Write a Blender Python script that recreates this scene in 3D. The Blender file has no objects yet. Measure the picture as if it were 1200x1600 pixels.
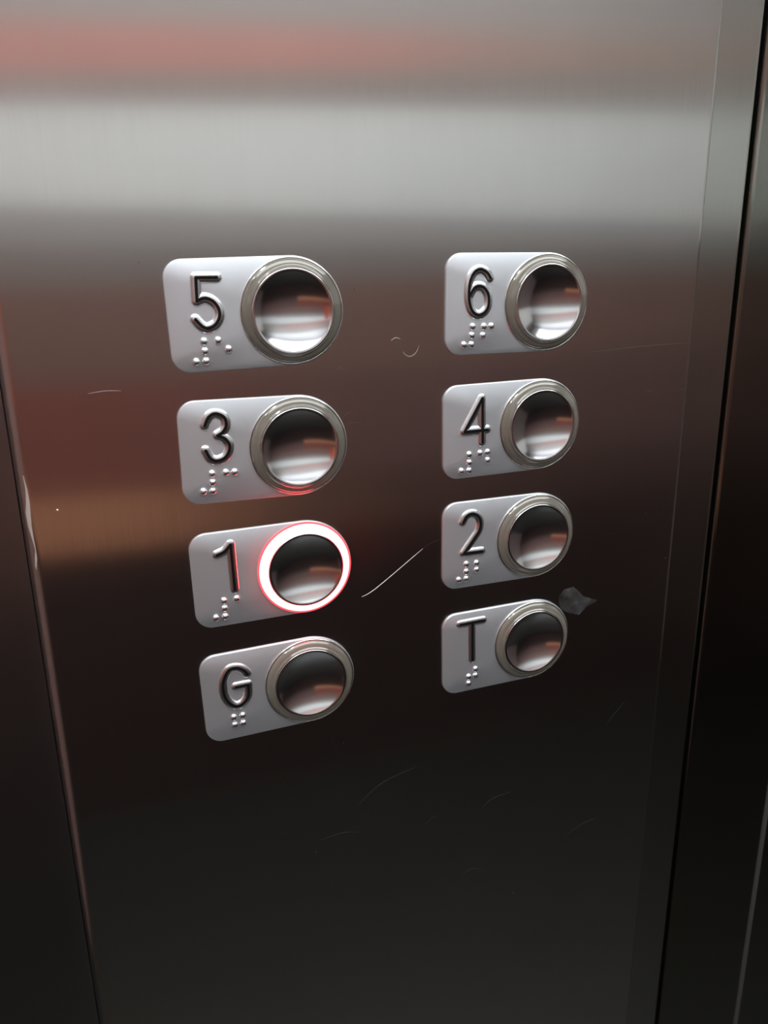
import bpy, bmesh, math, random
from mathutils import Vector, Matrix

S = bpy.context.scene
COL = S.collection
random.seed(4)

# ------------------------------------------------------------------ camera
cam_d = bpy.data.cameras.new('camera'); cam = bpy.data.objects.new('camera', cam_d); COL.objects.link(cam)
RIGHT = Vector((0.9411763, -0.33755795, -0.0155502)); DOWN = Vector((-0.11382798, -0.2733736, -0.95514924)); FWD = Vector((0.3181672, 0.90073387, -0.29571629))
m = Matrix((RIGHT, -DOWN, -FWD)).transposed().to_4x4(); m.translation = Vector((-0.02733449, -0.30638242, 0.05722045))
cam.matrix_world = m
cam_d.sensor_fit = 'HORIZONTAL'; cam_d.sensor_width = 36.0; cam_d.lens = 36.0 * 1267.854 / 1200.0
cam_d.clip_start = 0.01; cam_d.clip_end = 30
cam_d.dof.use_dof = True; cam_d.dof.focus_distance = 0.345; cam_d.dof.aperture_fstop = 18
S.camera = cam

# ------------------------------------------------------------------ world, exposure
w = bpy.data.worlds.new('world'); S.world = w; w.use_nodes = True
w.node_tree.nodes['Background'].inputs[0].default_value = (0.5, 0.55, 0.6, 1)
w.node_tree.nodes['Background'].inputs[1].default_value = 0.05
S.view_settings.view_transform = 'Standard'; S.view_settings.look = 'None'
S.view_settings.exposure = 0.0; S.view_settings.gamma = 1.0; S.view_settings.use_curve_mapping = False

LAMP = 4.6          # strength of the ceiling diffuser
SPOT = 75.0         # strength of the small round downlights
GLOW = 22.0          # strength of the pressed button's ring

# ------------------------------------------------------------------ materials
def mat(name, col, rough=.5, metal=0., **k):
    m = bpy.data.materials.new(name); m.use_nodes = True
    b = m.node_tree.nodes['Principled BSDF']
    b.inputs['Base Color'].default_value = (*col, 1); b.inputs['Roughness'].default_value = rough; b.inputs['Metallic'].default_value = metal
    for n, v in k.items(): b.inputs[n.replace('_', ' ')].default_value = v
    return m

def noise_col(m, c1, c2, scale, mapping=(1, 1, 1), detail=4, lo=.35, hi=.65):
    nt = m.node_tree; b = nt.nodes['Principled BSDF']
    tc = nt.nodes.new('ShaderNodeTexCoord'); mp = nt.nodes.new('ShaderNodeMapping'); mp.inputs['Scale'].default_value = mapping
    n = nt.nodes.new('ShaderNodeTexNoise'); n.inputs['Scale'].default_value = scale; n.inputs['Detail'].default_value = detail
    r = nt.nodes.new('ShaderNodeValToRGB'); r.color_ramp.elements[0].position = lo; r.color_ramp.elements[1].position = hi
    r.color_ramp.elements[0].color = (*c1, 1); r.color_ramp.elements[1].color = (*c2, 1)
    nt.links.new(tc.outputs['Object'], mp.inputs[0]); nt.links.new(mp.outputs[0], n.inputs['Vector'])
    nt.links.new(n.outputs['Fac'], r.inputs[0]); nt.links.new(r.outputs[0], b.inputs['Base Color'])
    return m

def brushed(name, col, rough, aniso, bump=.03, rvar=.03):
    """stainless steel with a vertical brushed grain"""
    m = mat(name, col, rough, 1.0); nt = m.node_tree; b = nt.nodes['Principled BSDF']
    b.inputs['Anisotropic'].default_value = aniso; b.inputs['Anisotropic Rotation'].default_value = 0.0
    t = nt.nodes.new('ShaderNodeCombineXYZ'); t.inputs[0].default_value = 1.0
    nt.links.new(t.outputs[0], b.inputs['Tangent'])
    tc = nt.nodes.new('ShaderNodeTexCoord'); mp = nt.nodes.new('ShaderNodeMapping'); mp.inputs['Scale'].default_value = (1, 1, .012)
    n = nt.nodes.new('ShaderNodeTexNoise'); n.inputs['Scale'].default_value = 1500; n.inputs['Detail'].default_value = 3
    nt.links.new(tc.outputs['Object'], mp.inputs[0]); nt.links.new(mp.outputs[0], n.inputs['Vector'])
    mr = nt.nodes.new('ShaderNodeMapRange'); mr.inputs['To Min'].default_value = rough - rvar; mr.inputs['To Max'].default_value = rough + rvar
    nt.links.new(n.outputs['Fac'], mr.inputs['Value']); nt.links.new(mr.outputs[0], b.inputs['Roughness'])
    bp = nt.nodes.new('ShaderNodeBump'); bp.inputs['Strength'].default_value = bump; bp.inputs['Distance'].default_value = 0.0001
    nt.links.new(n.outputs['Fac'], bp.inputs['Height']); nt.links.new(bp.outputs[0], b.inputs['Normal'])
    # faint grime and finger marks on the metal
    n2 = nt.nodes.new('ShaderNodeTexNoise'); n2.inputs['Scale'].default_value = 14; n2.inputs['Detail'].default_value = 6
    nt.links.new(tc.outputs['Object'], n2.inputs['Vector'])
    r = nt.nodes.new('ShaderNodeValToRGB'); r.color_ramp.elements[0].position = .3; r.color_ramp.elements[1].position = .7
    r.color_ramp.elements[0].color = (*[c * .94 for c in col], 1); r.color_ramp.elements[1].color = (*col, 1)
    nt.links.new(n2.outputs['Fac'], r.inputs[0]); nt.links.new(r.outputs[0], b.inputs['Base Color'])
    return m

def emit(name, col, s):
    m = mat(name, col, .4); b = m.node_tree.nodes['Principled BSDF']
    b.inputs['Emission Color'].default_value = (*col, 1); b.inputs['Emission Strength'].default_value = s
    return m

M_STEEL = brushed('brushed_steel', (.66, .645, .63), .175, 1.0)
M_STEEL2 = brushed('brushed_steel_wall', (.52, .52, .49), .20, 1.0)
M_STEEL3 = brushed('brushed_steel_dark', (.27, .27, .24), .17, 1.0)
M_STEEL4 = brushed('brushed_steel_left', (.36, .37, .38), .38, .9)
M_PLATE = mat('satin_plate', (.74, .785, .83), .42, .85)
M_RIDGE = mat('polished_ridge', (.84, .86, .88), .27, 1.0)
M_BLACK = mat('black_infill', (.004, .004, .005), .6, Specular_IOR_Level=.15)
M_CAP = mat('mirror_steel', (.80, .80, .82), .14, 1.0)
M_RIM = mat('rim_steel', (.86, .85, .83), .12, 1.0)
M_RING = mat('smoky_plastic', (.20, .19, .16), .10, .25, Coat_Weight=.8, Coat_Roughness=.05)
M_GAP = mat('dark_gap', (.01, .01, .01), .6)
M_HALO = emit('red_halo_glow', (1.0, .06, .07), 1.6)  # halo light put into an added glowing rim
M_GLOW = emit('red_lit_plastic', (1.0, .049, .054), GLOW)
M_SCR = mat('scratch_bright', (.78, .72, .70), .4, .3)
M_SCR2 = mat('scratch_faint', (.10, .088, .085), .5, .6)
M_SCR3 = mat('scratch_medium', (.30, .26, .25), .45, .4)
M_CHIP = mat('chipped_edge', (.50, .43, .39), .5, .2)
M_GLUE = mat('grey_residue', (.06, .058, .058), .8)
nt = M_GLUE.node_tree; tc = nt.nodes.new('ShaderNodeTexCoord'); n = nt.nodes.new('ShaderNodeTexNoise'); n.inputs['Scale'].default_value = 170; n.inputs['Detail'].default_value = 4
mr = nt.nodes.new('ShaderNodeMapRange'); mr.inputs['From Min'].default_value = .35; mr.inputs['From Max'].default_value = .62; mr.inputs['To Min'].default_value = .15; mr.inputs['To Max'].default_value = .85
nt.links.new(tc.outputs['Object'], n.inputs['Vector']); nt.links.new(n.outputs['Fac'], mr.inputs['Value']); nt.links.new(mr.outputs[0], nt.nodes['Principled BSDF'].inputs['Alpha'])

# ------------------------------------------------------------------ helpers
def link(name, bm, mt, parent=None, smooth=True):
    me = bpy.data.meshes.new(name); bmesh.ops.recalc_face_normals(bm, faces=bm.faces); bm.to_mesh(me); bm.free()
    for p in me.polygons: p.use_smooth = smooth
    if mt: me.materials.append(mt)
    o = bpy.data.objects.new(name, me); COL.objects.link(o)
    if parent: o.parent = parent
    return o

def box(bm, x0, x1, y0, y1, z0, z1):
    r = bmesh.ops.create_cube(bm, size=1)
    for v in r['verts']:
        v.co = Vector(((x0 + x1) / 2 + v.co.x * (x1 - x0), (y0 + y1) / 2 + v.co.y * (y1 - y0), (z0 + z1) / 2 + v.co.z * (z1 - z0)))

def boxobj(name, dims, mt, parent=None):
    bm = bmesh.new(); box(bm, *dims); return link(name, bm, mt, parent, False)

def extrude_profile(bm, prof, z0, z1):
    """prof: closed (x,y) outline extruded along z"""
    a = [bm.verts.new((x, y, z0)) for x, y in prof]; b = [bm.verts.new((x, y, z1)) for x, y in prof]
    n = len(prof)
    for i in range(n): bm.faces.new((a[i], a[(i + 1) % n], b[(i + 1) % n], b[i]))
    bm.faces.new(a); bm.faces.new(b)

def arc(cx, cy, r, a0, a1, n=10):
    return [(cx + r * math.cos(math.radians(a0 + (a1 - a0) * i / n)), cy + r * math.sin(math.radians(a0 + (a1 - a0) * i / n))) for i in range(n + 1)]

def lathe(bm, prof, seg=96, close=False):
    """prof: (r, h) pairs; axis is -Y (towards the car)"""
    rings = []
    for r, h in prof:
        if r < 1e-6: rings.append([bm.verts.new((0, -h, 0))])
        else: rings.append([bm.verts.new((r * math.cos(2 * math.pi * i / seg), -h, r * math.sin(2 * math.pi * i / seg))) for i in range(seg)])
    prs = list(zip(rings, rings[1:])) + ([(rings[-1], rings[0])] if close else [])
    for A, B in prs:
        for i in range(seg):
            j = (i + 1) % seg
            if len(A) == 1 and len(B) == 1: continue
            if len(A) == 1: bm.faces.new((A[0], B[i], B[j]))
            elif len(B) == 1: bm.faces.new((A[i], A[j], B[0]))
            else: bm.faces.new((A[i], A[j], B[j], B[i]))

def catmull(pts, n=6):
    if len(pts) < 3: return pts
    P = [pts[0]] + list(pts) + [pts[-1]]; out = []
    for i in range(1, len(P) - 2):
        p0, p1, p2, p3 = P[i - 1:i + 3]
        for k in range(n):
            t = k / n
            out.append(tuple(.5 * (2 * b + (c - a) * t + (2 * a - 5 * b + 4 * c - d) * t * t + (3 * b - a - 3 * c + d) * t ** 3) for a, b, c, d in zip(p0, p1, p2, p3)))
    out.append(tuple(pts[-1])); return out

def ridge(bm, pts, half, hgt, base=0., nseg=10, power=1.0, yfun=None):
    """a raised stroke on the plate surface following pts (x,z); round ends"""
    pts = [Vector((p[0], p[1])) for p in pts]
    n = len(pts); rows = []
    def row(c, nrm, tang, ang):
        r = []
        return r
    # body
    prev = None
    sec = [(math.cos(math.pi * k / nseg), math.sin(math.pi * k / nseg) ** power) for k in range(nseg + 1)]
    for i, p in enumerate(pts):
        t0 = (p - pts[i - 1]).normalized() if i else (pts[1] - p).normalized()
        t1 = (pts[i + 1] - p).normalized() if i < n - 1 else t0
        t = (t0 + t1).normalized(); nr = Vector((-t.y, t.x)); sc = 1 / max(.55, t.dot(t1))
        cur = [bm.verts.new((p.x + nr.x * half * c * sc, base - hgt * s, p.y + nr.y * half * c * sc)) for c, s in sec]
        if prev:
            for k in range(nseg): bm.faces.new((prev[k], prev[k + 1], cur[k + 1], cur[k]))
        prev = cur
    # rounded ends
    for p, d in ((pts[0], (pts[0] - pts[1]).normalized()), (pts[-1], (pts[-1] - pts[-2]).normalized())):
        dome(bm, p.x, p.y, half, hgt, base, d)

def dome(bm, x, z, r, h, base=0., half_dir=None, seg=20, rings=5):
    a0 = 0; span = 2 * math.pi
    if half_dir is not None: a0 = math.atan2(half_dir.y, half_dir.x) - math.pi / 2; span = math.pi
    prev = None
    for j in range(rings + 1):
        f = math.pi / 2 * j / rings; rr = r * math.cos(f); hh = h * math.sin(f)
        if j == rings: cur = [bm.verts.new((x, base - h, z))]
        else:
            cnt = seg if half_dir is None else seg // 2 + 1
            cur = [bm.verts.new((x + rr * math.cos(a0 + span * i / (cnt if half_dir is None else cnt - 1)), base - hh, z + rr * math.sin(a0 + span * i / (cnt if half_dir is None else cnt - 1)))) for i in range(cnt)]
        if prev:
            m_ = len(prev); rng = range(m_) if half_dir is None else range(m_ - 1)
            for i in rng:
                k = (i + 1) % m_
                if len(cur) == 1: bm.faces.new((prev[i], prev[k], cur[0]))
                else: bm.faces.new((prev[i], prev[k], cur[k], cur[i]))
        prev = cur

def struct(o): o['kind'] = 'structure'; return o
def tag(o, label, cat, group=None):
    o['label'] = label; o['category'] = cat
    if group: o['group'] = group
    return o

# ------------------------------------------------------------------ the car around the camera
ZF, ZC = -1.22, 1.12
XL, XR, YB = -1.15, 2.4, -1.5
M_FLOOR = noise_col(mat('dark_floor', (.02, .02, .018), .35), (.012, .012, .010), (.020, .020, .017), 60)
M_CEIL = mat('ceiling_white', (.72, .74, .75), .6)
M_UP = mat('wall_pale_grey', (.78, .80, .82), .5)
M_TAUPE2 = mat('reflect_light_taupe', (.37, .35, .335), .5)  # from here through M_DARK: tones added to be reflected in the steel
M_PINK2 = mat('reflect_dull_red', (.40, .30, .255), .5)
M_GREY2 = mat('reflect_grey_lower', (.24, .215, .20), .5)
M_BAND = mat('reflect_white', (.80, .83, .82), .5)
M_PINK = mat('reflect_red', (.57, .27, .235), .5)
M_TAUPE = mat('reflect_taupe', (.31, .27, .25), .5)
M_GREY = mat('reflect_mid_grey', (.37, .355, .35), .5)
M_BROWN = mat('reflect_red_brown', (.22, .13, .11), .5)
M_RUST = mat('reflect_rust', (.26, .085, .065), .5)
M_UMBER = mat('reflect_umber', (.17, .10, .092), .5)
M_UMBER2 = mat('reflect_umber_dark', (.10, .06, .055), .5)
M_ORANGE = mat('reflect_orange_brown', (.62, .28, .16), .5)
M_DARK = mat('reflect_dark', (.040, .024, .022), .5)
M_SIDE = mat('wall_side_dark', (.17, .13, .12), .5)
M_SIDEL = mat('wall_side_left', (.32, .19, .17), .5)
M_SIDE_REFLECTOR = mat('side_reflector_pale', (.78, .78, .74), .5)
M_RED = mat('reflect_bright_red', (.60, .07, .05), .4)
M_AMB = mat('reflect_amber', (.75, .38, .10), .4)

struct(boxobj('floor', (XL, XR, YB, .06, ZF - .03, ZF), M_FLOOR))
struct(boxobj('ceiling', (XL, XR, YB, .06, ZC, ZC + .03), M_CEIL))
struct(boxobj('wall_left', (XL - .03, XL, YB, .06, ZF, ZC), M_SIDEL))
struct(boxobj('wall_right', (XR, XR + .03, YB, .06, ZF, ZC), M_SIDE))
struct(boxobj('wall_back', (XL, XR, YB - .03, YB, ZF, ZC), M_UP))
# each unseen colour strip added for the steel's reflections: x range, lower edge (height at x=-0.12, slope), upper edge (same), material
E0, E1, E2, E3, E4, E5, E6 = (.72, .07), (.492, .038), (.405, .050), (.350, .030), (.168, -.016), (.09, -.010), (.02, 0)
REFLECT_BANDS = [(XL, XR, E1, E0, M_TAUPE2), (XL, .75, E2, E1, M_PINK), (.75, XR, E2, E1, M_PINK2), (XL, XR, E3, E2, M_TAUPE), (XL, XR, E4, E3, M_BAND),
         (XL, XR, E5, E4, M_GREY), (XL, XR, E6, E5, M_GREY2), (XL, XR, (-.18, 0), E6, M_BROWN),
         (XL, .18, (-.42, 0), (-.18, 0), M_RUST), (.18, XR, (-.42, 0), (-.18, 0), M_UMBER),  # rust and orange strips stand for the reflection of a person behind the camera
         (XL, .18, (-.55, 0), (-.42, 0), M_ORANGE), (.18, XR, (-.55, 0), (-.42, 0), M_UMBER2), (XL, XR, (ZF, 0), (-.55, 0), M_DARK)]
for i, (x0, x1, lo, hi, mt) in enumerate(REFLECT_BANDS):
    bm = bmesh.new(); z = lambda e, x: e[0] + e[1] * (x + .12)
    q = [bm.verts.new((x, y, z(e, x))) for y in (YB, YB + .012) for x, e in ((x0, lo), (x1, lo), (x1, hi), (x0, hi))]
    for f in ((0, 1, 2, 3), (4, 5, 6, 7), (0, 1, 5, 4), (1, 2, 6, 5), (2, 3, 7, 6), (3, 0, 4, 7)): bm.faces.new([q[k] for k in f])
    struct(link('added_strip_%d' % (i + 1), bm, mt, None, False))
struct(boxobj('added_strip_16', (XR - .012, XR, YB + .02, -.02, .10, .80), M_SIDE_REFLECTOR))  # unseen pale reflector added to brighten the panel's right edge
struct(boxobj('added_strip_14', (-1.02, -.84, YB + .012, YB + .02, -.25, .28), M_RED))  # unseen red panel added for the red reflections in the caps
struct(boxobj('added_strip_15', (-1.08, -1.02, YB + .012, YB + .02, -.25, .20), M_AMB))  # added amber panel, out of view, mirrored by the caps

# front side, left of the button panel: a recessed sheet
FY = 0.0010          # surface of the button panel
X0, X1 = -0.0580, 0.2330
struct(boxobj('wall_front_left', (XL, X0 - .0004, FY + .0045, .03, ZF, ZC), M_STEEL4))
# strip between the panel and the seam
bm = bmesh.new()
extrude_profile(bm, [(X1 - .0003, .03), (X1 - .0003, FY + .0036)] + [(.2548, FY + .0040)] + arc(.2548, FY + .0065, .0025, -90, 0, 6) + [(.2573, .03)], ZF, ZC)
struct(link('wall_front_strip', bm, M_STEEL2, None, False))
struct(boxobj('wall_front_seam', (.2565, .2615, .022, .03, ZF, ZC), M_GAP))
# jamb right of the seam with its folded bright edge, then the door pocket
bm = bmesh.new()
extrude_profile(bm, [(.2602, .03)] + arc(.2622, FY + .0065, .0020, 180, 270, 6) + [(.3210, FY + .0045), (.3210, .03)], ZF, ZC)
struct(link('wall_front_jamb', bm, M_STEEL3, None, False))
bm = bmesh.new()
extrude_profile(bm, [(.3211, .03), (.3211, FY + .0045)] + arc(.3225, FY + .0065, .0030, -100, 10, 10) + [(.3256, .03)], ZF, ZC)
struct(link('added_strip_17', bm, mat('satin_fold_edge', (.17, .17, .16), .5, .7), None, True))  # satin strip added so the fold shows a light line
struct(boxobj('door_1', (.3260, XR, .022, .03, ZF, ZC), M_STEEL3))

# lights that the car has
lt = bpy.data.objects.new('ceiling_light', None); COL.objects.link(lt); lt.location = (.45, -.84, ZC)
tag(lt, 'wide rectangular white ceiling light in the lift car', 'light')
boxobj('diffuser', (-1.2, 1.2, -.50, .50, -.020, -.012), emit('lamp_white', (.95, .98, 1.0), LAMP), lt)
bm = bmesh.new()
for d in ((-1.22, 1.22, -.52, -.50, -.024, 0), (-1.22, 1.22, .50, .52, -.024, 0), (-1.22, -1.20, -.50, .50, -.024, 0), (1.20, 1.22, -.50, .50, -.024, 0)): box(bm, *d)
link('frame', bm, M_RIM, lt, False)
M_SPOT = emit('spot_white', (1.0, .98, .95), SPOT)
for (sx, sy, nm) in ((-.90, -.42, 'near the left wall'), (-.45, -.20, 'nearer the button panel')):
    sp = bpy.data.objects.new('downlight', None); COL.objects.link(sp); sp.location = (sx, sy, ZC)
    tag(sp, 'small round ceiling downlight ' + nm, 'light')
    bm = bmesh.new(); bmesh.ops.create_cone(bm, cap_ends=True, segments=32, radius1=.075, radius2=.075, depth=.006)
    o = link('lens', bm, M_SPOT, sp, False); o.location = (0, 0, -.012)
    bm = bmesh.new(); lathe(bm, [(.077, 0), (.092, 0), (.092, .016), (.077, .016)], 32, True)
    o = link('bezel', bm, M_RIM, sp); o.rotation_euler = (math.radians(90), 0, 0)

# ------------------------------------------------------------------ the button panel
bm = bmesh.new(); r = .0050
prof = [(X0, .03)] + arc(X0 + r, FY + r, r, 180, 270, 12) + [(.08, FY)] + arc(X1 - .0032, FY + .0032, .0032, 270, 360, 12) + [(X1, .03)]
extrude_profile(bm, prof, ZF, ZC)
panel = link('button_panel', bm, M_STEEL, None, True)
for p in panel.data.polygons: p.use_smooth = abs(p.normal.z) < .5
sm = panel.modifiers.new('edge', 'EDGE_SPLIT'); sm.split_angle = math.radians(40)
tag(panel, 'tall brushed stainless steel lift panel carrying the eight round buttons', 'panel')

MM = .001
def scratch(pts, rad, mt, name='scratch', label=None):
    bm = bmesh.new(); P = catmull([(a * MM, b * MM) for a, b in pts], 8)
    n = len(P)
    # tapered thin stroke
    prev = None
    for i, p in enumerate(P):
        q0 = P[max(0, i - 1)]; q1 = P[min(n - 1, i + 1)]; t = Vector((q1[0] - q0[0], q1[1] - q0[1])).normalized(); nr = Vector((-t.y, t.x))
        h = rad * MM * (.25 + .75 * math.sin(math.pi * (i + .5) / n) ** .5)
        cur = [bm.verts.new((p[0] + nr.x * h * c, FY + .00002 - h * .5 * s, p[1] + nr.y * h * c)) for c, s in ((1, -.2), (.7, .7), (0, 1), (-.7, .7), (-1, -.2))]
        if prev:
            for k in range(4): bm.faces.new((prev[k], prev[k + 1], cur[k + 1], cur[k]))
            bm.faces.new((prev[4], prev[0], cur[0], cur[4]))
        else: bm.faces.new(cur)
        prev = cur
    bm.faces.new(prev)
    o = link(name, bm, mt, panel)
    if label: o['label'] = label
    return o
scratch([(70.4, -80.6), (73, -79.8), (76.3, -78.1), (82.2, -74.2), (92.7, -66.8), (98.8, -62.5)], .22, M_SCR, 'scratch', 'long thin white curved scratch right of the lit button')
scratch([(98.8, -62.5), (103, -60.3), (107.7, -59.2)], .06, M_SCR2)
scratch([(85.3, 26.9), (87.3, 27.9), (89.4, 27.3)], .24, M_SCR3)
scratch([(90.4, 22.4), (91.6, 21.0), (93.4, 20.3), (95.5, 21.2), (96.8, 23.0), (97.2, 24.6)], .22, M_SCR3)
scratch([(-30, 13.6), (-24, 14.2), (-18.4, 13.9)], .14, M_SCR3)
for a in ([(64.5, -2.6), (66, -.8), (69.4, -.2)], [(66.5, -5.2), (68.5, -4.6), (71.5, -4.9)], [(62.5, 17), (64.0, 17.6), (66.2, 16.8)],
          [(120, -241.0), (126, -239.0), (132, -242.2)], [(131, -204), (136, -200), (147.5, -198.6)], [(66, -185), (78, -176), (95, -171.5)],
          [(200, -172.5), (206, -166), (211, -161)], [(47, -199), (58, -198), (66, -200)], [(176, 17.6), (205, 19.0), (229, 19.4)],
          [(226, -1), (228, -2), (231, -1.2)], [(208, -.6), (210, -1.3), (212, -.9)], [(100, -205), (104, -202), (106, -203)],
          [(20, -130), (30, -126), (41, -122)], [(180, -235), (190, -230), (198, -229)]):
    scratch(a, .085, M_SCR2)
def speck(x, z, r, mt=M_SCR, name='speck'):
    bm = bmesh.new(); dome(bm, x * MM, z * MM, r * MM, r * .5 * MM, FY + .00001, None, 10, 3); return link(name, bm, mt, panel)
speck(-45.2, -27.9, .42)
for x, z, r_ in ((70.5, 47, .25), (158, 49, .3), (-8, 58, .2), (45, -205, .3), (150, -262, .35), (30, -190, .2), (112, 10, .25), (118, 2, .18), (187, 8, .2), (214, -60, .25), (222, -98, .2), (60, -150, .2), (228, -85, .3), (150, -45, .15)):
    speck(x, z, r_, M_SCR2)
# chipped bright edge on the left fold of the panel
bm = bmesh.new()
prev = None
chip = [(-14, .1), (-19, .35), (-24, .7), (-28, 1.0), (-33, .75), (-38, .35), (-42, .15), (-45.5, .45), (-48.5, .3), (-50, .05)]
random.seed(2)
for k, (z, hw) in enumerate(chip):
    zz = z * MM; ang = 238 + 5 * math.sin(k * 1.3)
    row = []
    for s in (-1, -.4, .4, 1):
        a = math.radians(ang + 9 + s * hw * 11); rr = r + .00008 - (.00008 if abs(s) == 1 else 0) * .9
        row.append(bm.verts.new((X0 + r + rr * math.cos(a), FY + r + rr * math.sin(a), zz)))
    if prev:
        for i in range(3): bm.faces.new((prev[i], prev[i + 1], row[i + 1], row[i]))
    prev = row
o = link('paint_chip', bm, M_CHIP, panel); o['label'] = 'bright chipped streak on the rounded left edge'
# grey residue right of button T
bm = bmesh.new()
pts = [(168, -96), (171, -92.8), (175.8, -92.0), (179, -94.5), (182, -98.0), (190.5, -101.4), (184, -104.2), (180.3, -107.6), (175, -105.8), (170.5, -103.5), (168.5, -100)]
c = Vector((176.5 * MM, FY - .00025, -99.2 * MM)); cv = bm.verts.new(c)
o1 = [bm.verts.new((c.x + (a * MM - c.x) * .75, FY - .00018, c.z + (b * MM - c.z) * .75)) for a, b in pts]
o2 = [bm.verts.new((a * MM, FY + .00001, b * MM)) for a, b in pts]
for i in range(len(pts)):
    j = (i + 1) % len(pts); bm.faces.new((cv, o1[i], o1[j])); bm.faces.new((o1[i], o2[i], o2[j], o1[j]))
o = link('glue_residue', bm, M_GLUE, panel); o['label'] = 'dull grey glue smudge'

# ------------------------------------------------------------------ the eight lift buttons
H2 = .020            # half height of the plate
PX = .0457172        # from the button centre to the plate's left edge
NUM = {
 '5': [[(-27.0, 13.3), (-34.4, 13.5), (-34.8, 5.4)], [(-34.8, 5.4), (-32.1, 6.3), (-29.4, 5.3), (-27.5, 2.9), (-27.2, -0.2), (-28.9, -3.1), (-31.7, -4.3), (-33.8, -3.5), (-35.9, -1.0)]],
 '3': [[(-35.9, 10.7), (-34.4, 13.7), (-32.1, 15.0), (-29.6, 14.3), (-28.1, 12.6), (-28.0, 9.9), (-29.4, 7.8), (-31.4, 6.6)], [(-31.4, 6.6), (-28.9, 5.4), (-27.2, 3.0), (-27.4, 0.3), (-29.2, -2.2), (-32.2, -3.1), (-34.6, -2.0), (-36.2, 1.1)]],
 '1': [[(-35.2, 11.0), (-32.2, 12.1), (-29.6, 14.6)], [(-29.6, 14.6), (-29.4, -4.7)]],
 'G': [[(-26.5, 9.3), (-27.8, 11.4), (-30.5, 13.1), (-33.7, 12.9), (-36.0, 9.8), (-37.0, 6.1), (-36.7, 1.2), (-34.8, -2.7), (-32.1, -4.5), (-29.2, -3.6), (-27.0, -0.7), (-26.6, 4.4)], [(-26.6, 4.4), (-31.8, 4.4)]],
 '6': [[(-26.6, 10.3), (-28.2, 12.4), (-31.2, 13.7), (-33.8, 12.5), (-35.4, 9.6), (-36.0, 5.6), (-35.7, 1.0), (-34.2, -2.6), (-31.5, -4.1), (-28.8, -3.1), (-27.2, -0.5), (-27.3, 3.6), (-29.1, 6.3), (-31.4, 7.2), (-33.7, 6.4), (-35.7, 3.3)]],
 '4': [[(-27.9, -4.9), (-28.2, 14.0)], [(-28.2, 14.0), (-36.4, 0.4)], [(-36.4, .4), (-25.6, 0.4)]],
 '2': [[(-36.5, 11.0), (-35.1, 13.5), (-32.6, 14.6), (-29.7, 13.5), (-28.1, 10.6), (-28.5, 6.8), (-31.0, 3.0), (-35.9, -3.4)], [(-35.9, -3.4), (-27.0, -3.5)]],
 'T': [[(-37.3, 14.9), (-25.6, 15.0)], [(-31.4, 14.9), (-31.2, -3.9)]],
}
DOT = {
 '5': [(-33.6, -9.0), (-28.5, -9.0), (-24.9, -12.4), (-33.6, -12.5), (-37.1, -16.2), (-33.5, -16.2)],
 '3': [(-34.3, -8.2), (-29.1, -8.2), (-25.7, -8.3), (-34.3, -11.7), (-38.0, -15.0), (-34.4, -15.1)],
 '1': [(-34.1, -9.0), (-29.0, -8.9), (-34.1, -12.3), (-37.9, -15.9), (-34.1, -15.9)],
 'G': [(-33.9, -9.8), (-30.1, -9.8), (-33.8, -13.5), (-30.2, -13.4)],
 '6': [(-33.7, -8.7), (-28.7, -8.8), (-25.3, -8.8), (-34.0, -12.2), (-29.0, -12.4), (-37.5, -15.9), (-34.1, -15.9)],
 '4': [(-33.9, -9.8), (-28.8, -9.7), (-25.2, -9.6), (-33.8, -13.3), (-25.1, -13.2), (-37.5, -16.7), (-33.9, -16.8)],
 '2': [(-34.4, -8.8), (-29.4, -9.0), (-34.4, -12.4), (-29.3, -12.2), (-38.0, -15.9), (-34.3, -15.8)],
 'T': [(-29.4, -9.4), (-32.8, -12.7), (-29.3, -12.7), (-32.8, -16.2)],
}
SPEC = {  # key: (column, row height, dx, dz, rotation)
 '5': (0, 0.03952, -.10, .18, 1.04), '3': (0, -0.01204, -.06, .08, -.75), '1': (0, -0.06339, .15, .18, .61), 'G': (0, -0.11564, .02, .33, 1.37),
 '6': (1, 0.03952, .37, -.02, -.43), '4': (1, -0.01204, -.30, -.16, .58), '2': (1, -0.06339, -.23, -.07, -.17), 'T': (1, -0.11564, .14, .16, .60)}
WHERE = {
 '5': 'silver lift button marked 5, top of the left column',
 '3': 'silver lift button marked 3, just above the lit one',
 '1': 'lift button marked 1, pressed, with a glowing red ring',
 'G': 'silver lift button marked G, bottom of the left column under the lit one',
 '6': 'silver lift button marked 6, top of the right column',
 '4': 'silver lift button marked 4, between buttons 6 and 2',
 '2': 'silver lift button marked 2, just above button T',
 'T': 'silver lift button marked T, bottom of the right column beside the grey smudge'}

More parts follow.
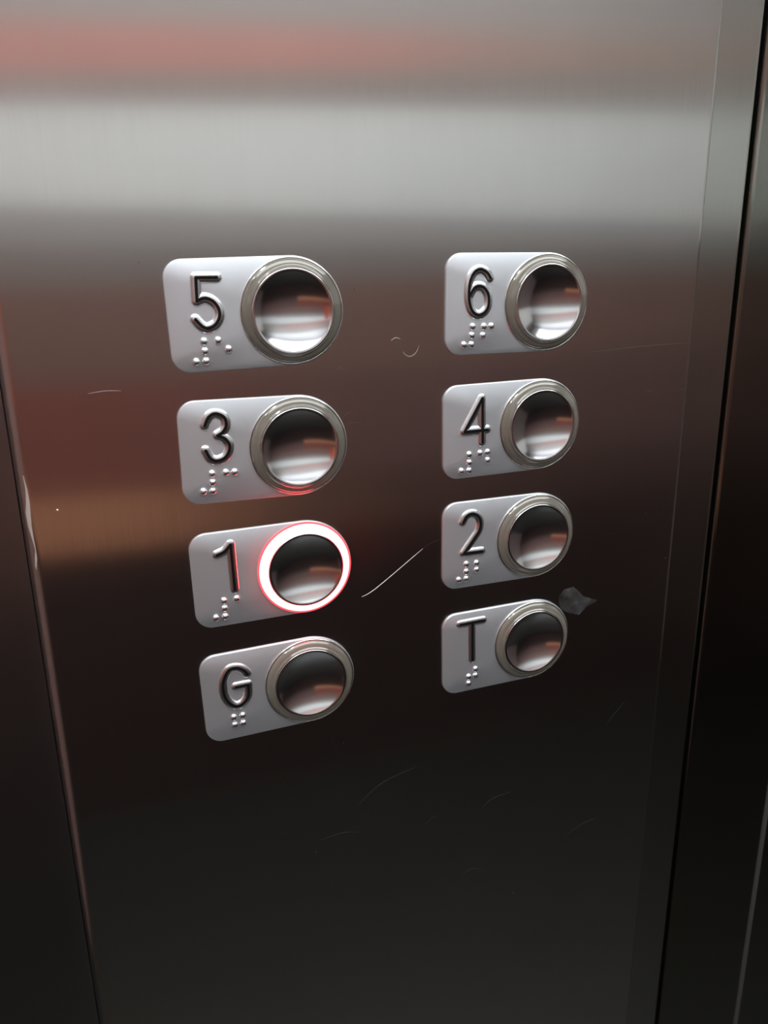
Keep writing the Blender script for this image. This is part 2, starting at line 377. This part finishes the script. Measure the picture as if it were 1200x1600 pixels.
def plate_mesh():
    bm = bmesh.new(); cr = .0068
    def outline(off):
        o = []
        R = H2 - off
        o += [(R * math.cos(math.radians(a)), R * math.sin(math.radians(a))) for a in [-90 + 180 * i / 48 for i in range(49)]]
        xl = -PX + off; c = cr - off
        o += [(xl + c + c * math.cos(math.radians(a)), R - c + c * math.sin(math.radians(a))) for a in [90 + 90 * i / 12 for i in range(13)]]
        o += [(xl + c + c * math.cos(math.radians(a)), -R + c + c * math.sin(math.radians(a))) for a in [180 + 90 * i / 12 for i in range(13)]]
        return o
    rows = []
    for off, y in ((0, FY), (0, .00035), (.0001, .00012), (.00035, 0)):
        rows.append([bm.verts.new((x, y, z)) for x, z in outline(off)])
    n = len(rows[0])
    for A, B in zip(rows, rows[1:]):
        for i in range(n): bm.faces.new((A[i], A[(i + 1) % n], B[(i + 1) % n], B[i]))
    hole = []
    for y in (0, FY):
        hole.append([bm.verts.new((.01585 * v.co.x / math.hypot(v.co.x, v.co.z), y, .01585 * v.co.z / math.hypot(v.co.x, v.co.z))) for v in rows[-1]])
    for A, B in ((rows[-1], hole[0]), (hole[0], hole[1]), (hole[1], rows[0])):
        for i in range(n): bm.faces.new((A[i], A[(i + 1) % n], B[(i + 1) % n], B[i]))
    return bm

pl_me = None
ring_me = cap_me = gap_me = rim_me = None
for key in ['5', '3', '1', 'G', '6', '4', '2', 'T']:
    c_, rz, dx, dz, rot = SPEC[key]
    root = bpy.data.objects.new('lift_button', None); COL.objects.link(root)
    root.location = ((.0457172 if c_ == 0 else .0457172 + .1081620) + dx * MM, 0, rz + dz * MM); root.rotation_euler = (0, -math.radians(rot), 0)
    tag(root, WHERE[key], 'button', 'lift floor buttons on the steel panel')
    pl = link('number_plate', plate_mesh(), M_PLATE, root)
    for p in pl.data.polygons: p.use_smooth = True
    es = pl.modifiers.new('edge', 'EDGE_SPLIT'); es.split_angle = math.radians(35)
    # raised character with a thin black line on its crest
    bm = bmesh.new(); bl = bmesh.new()
    for st in NUM[key]:
        P = [(a * MM, b * MM) for a, b in st]
        Pc = catmull(P, 6) if len(P) > 3 or key == '1' and len(P) == 3 else P
        if len(Pc) > 2 and len(P) == 3 and key == '5':      # the square corner of the five
            for i in (0, 1): ridge(bm, [P[i], P[i + 1]], .0020, .0009); ridge(bl, [P[i], P[i + 1]], .00062, .00022, -.00078)
            continue
        ridge(bm, Pc, .0020, .0009); ridge(bl, Pc, .00062, .00022, -.00078)
    link('raised_character', bm, M_RIDGE, pl)
    o = link('character_line', bl, M_BLACK, pl); o['label'] = 'thin black line along the raised character'
    for a, b in DOT[key]:
        bm = bmesh.new(); dome(bm, a * MM, b * MM, .00150, .0011, 0.00002); link('braille_dot', bm, M_RIDGE, pl)
    lit = key == '1'
    bm = bmesh.new(); lathe(bm, [(.01960, -.00005), (.01960, .0004), (.01945, .00055), (.01925, .00055), (.01912, .0003), (.01912, -.00005)], 128, True)
    link('bezel', bm, M_RIM, root)
    bm = bmesh.new(); lathe(bm, [(.01900, 0.00002), (.01900, .0006), (.01885, .00100), (.0184, .00145), (.0178, .0018), (.0172, .0020), (.0167, .0021), (.0165, .00225), (.0163, .0026), (.0160, .0028), (.01580, .0027), (.01580, .00002)], 128, True)
    o = link('light_ring', bm, M_GLOW if lit else M_RING, root)
    if lit:
        o['label'] = 'glowing white and red ring'
        bm = bmesh.new(); lathe(bm, [(.01905, .0004), (.01908, .00058), (.01950, .00058), (.01978, .0004), (.01978, .0002), (.01905, .0002)], 128, True)  # added rim, glows to supply the red halo outside the ring
        f = link('halo_rim', bm, M_HALO, o); f['label'] = 'added glowing rim that gives the red halo round the ring'
    # dished mirror cap with a fine raised rim
    bm = bmesh.new(); R0, dep, top = .01500, DEPTH if 'DEPTH' in globals() else .0039, .00305
    Rs = (R0 * R0 + dep * dep) / (2 * dep)
    prof = [(.01572, -.0008), (.01572, top - .0002), (.01560, top), (.01530, top + .00004), (.01512, top - .00002)]
    for i in range(0, 25):
        rr = R0 * (1 - i / 24); prof.append((rr, top - dep + (Rs - math.sqrt(Rs * Rs - rr * rr))))
    lathe(bm, prof, 128); link('button_cap', bm, M_CAP, root)
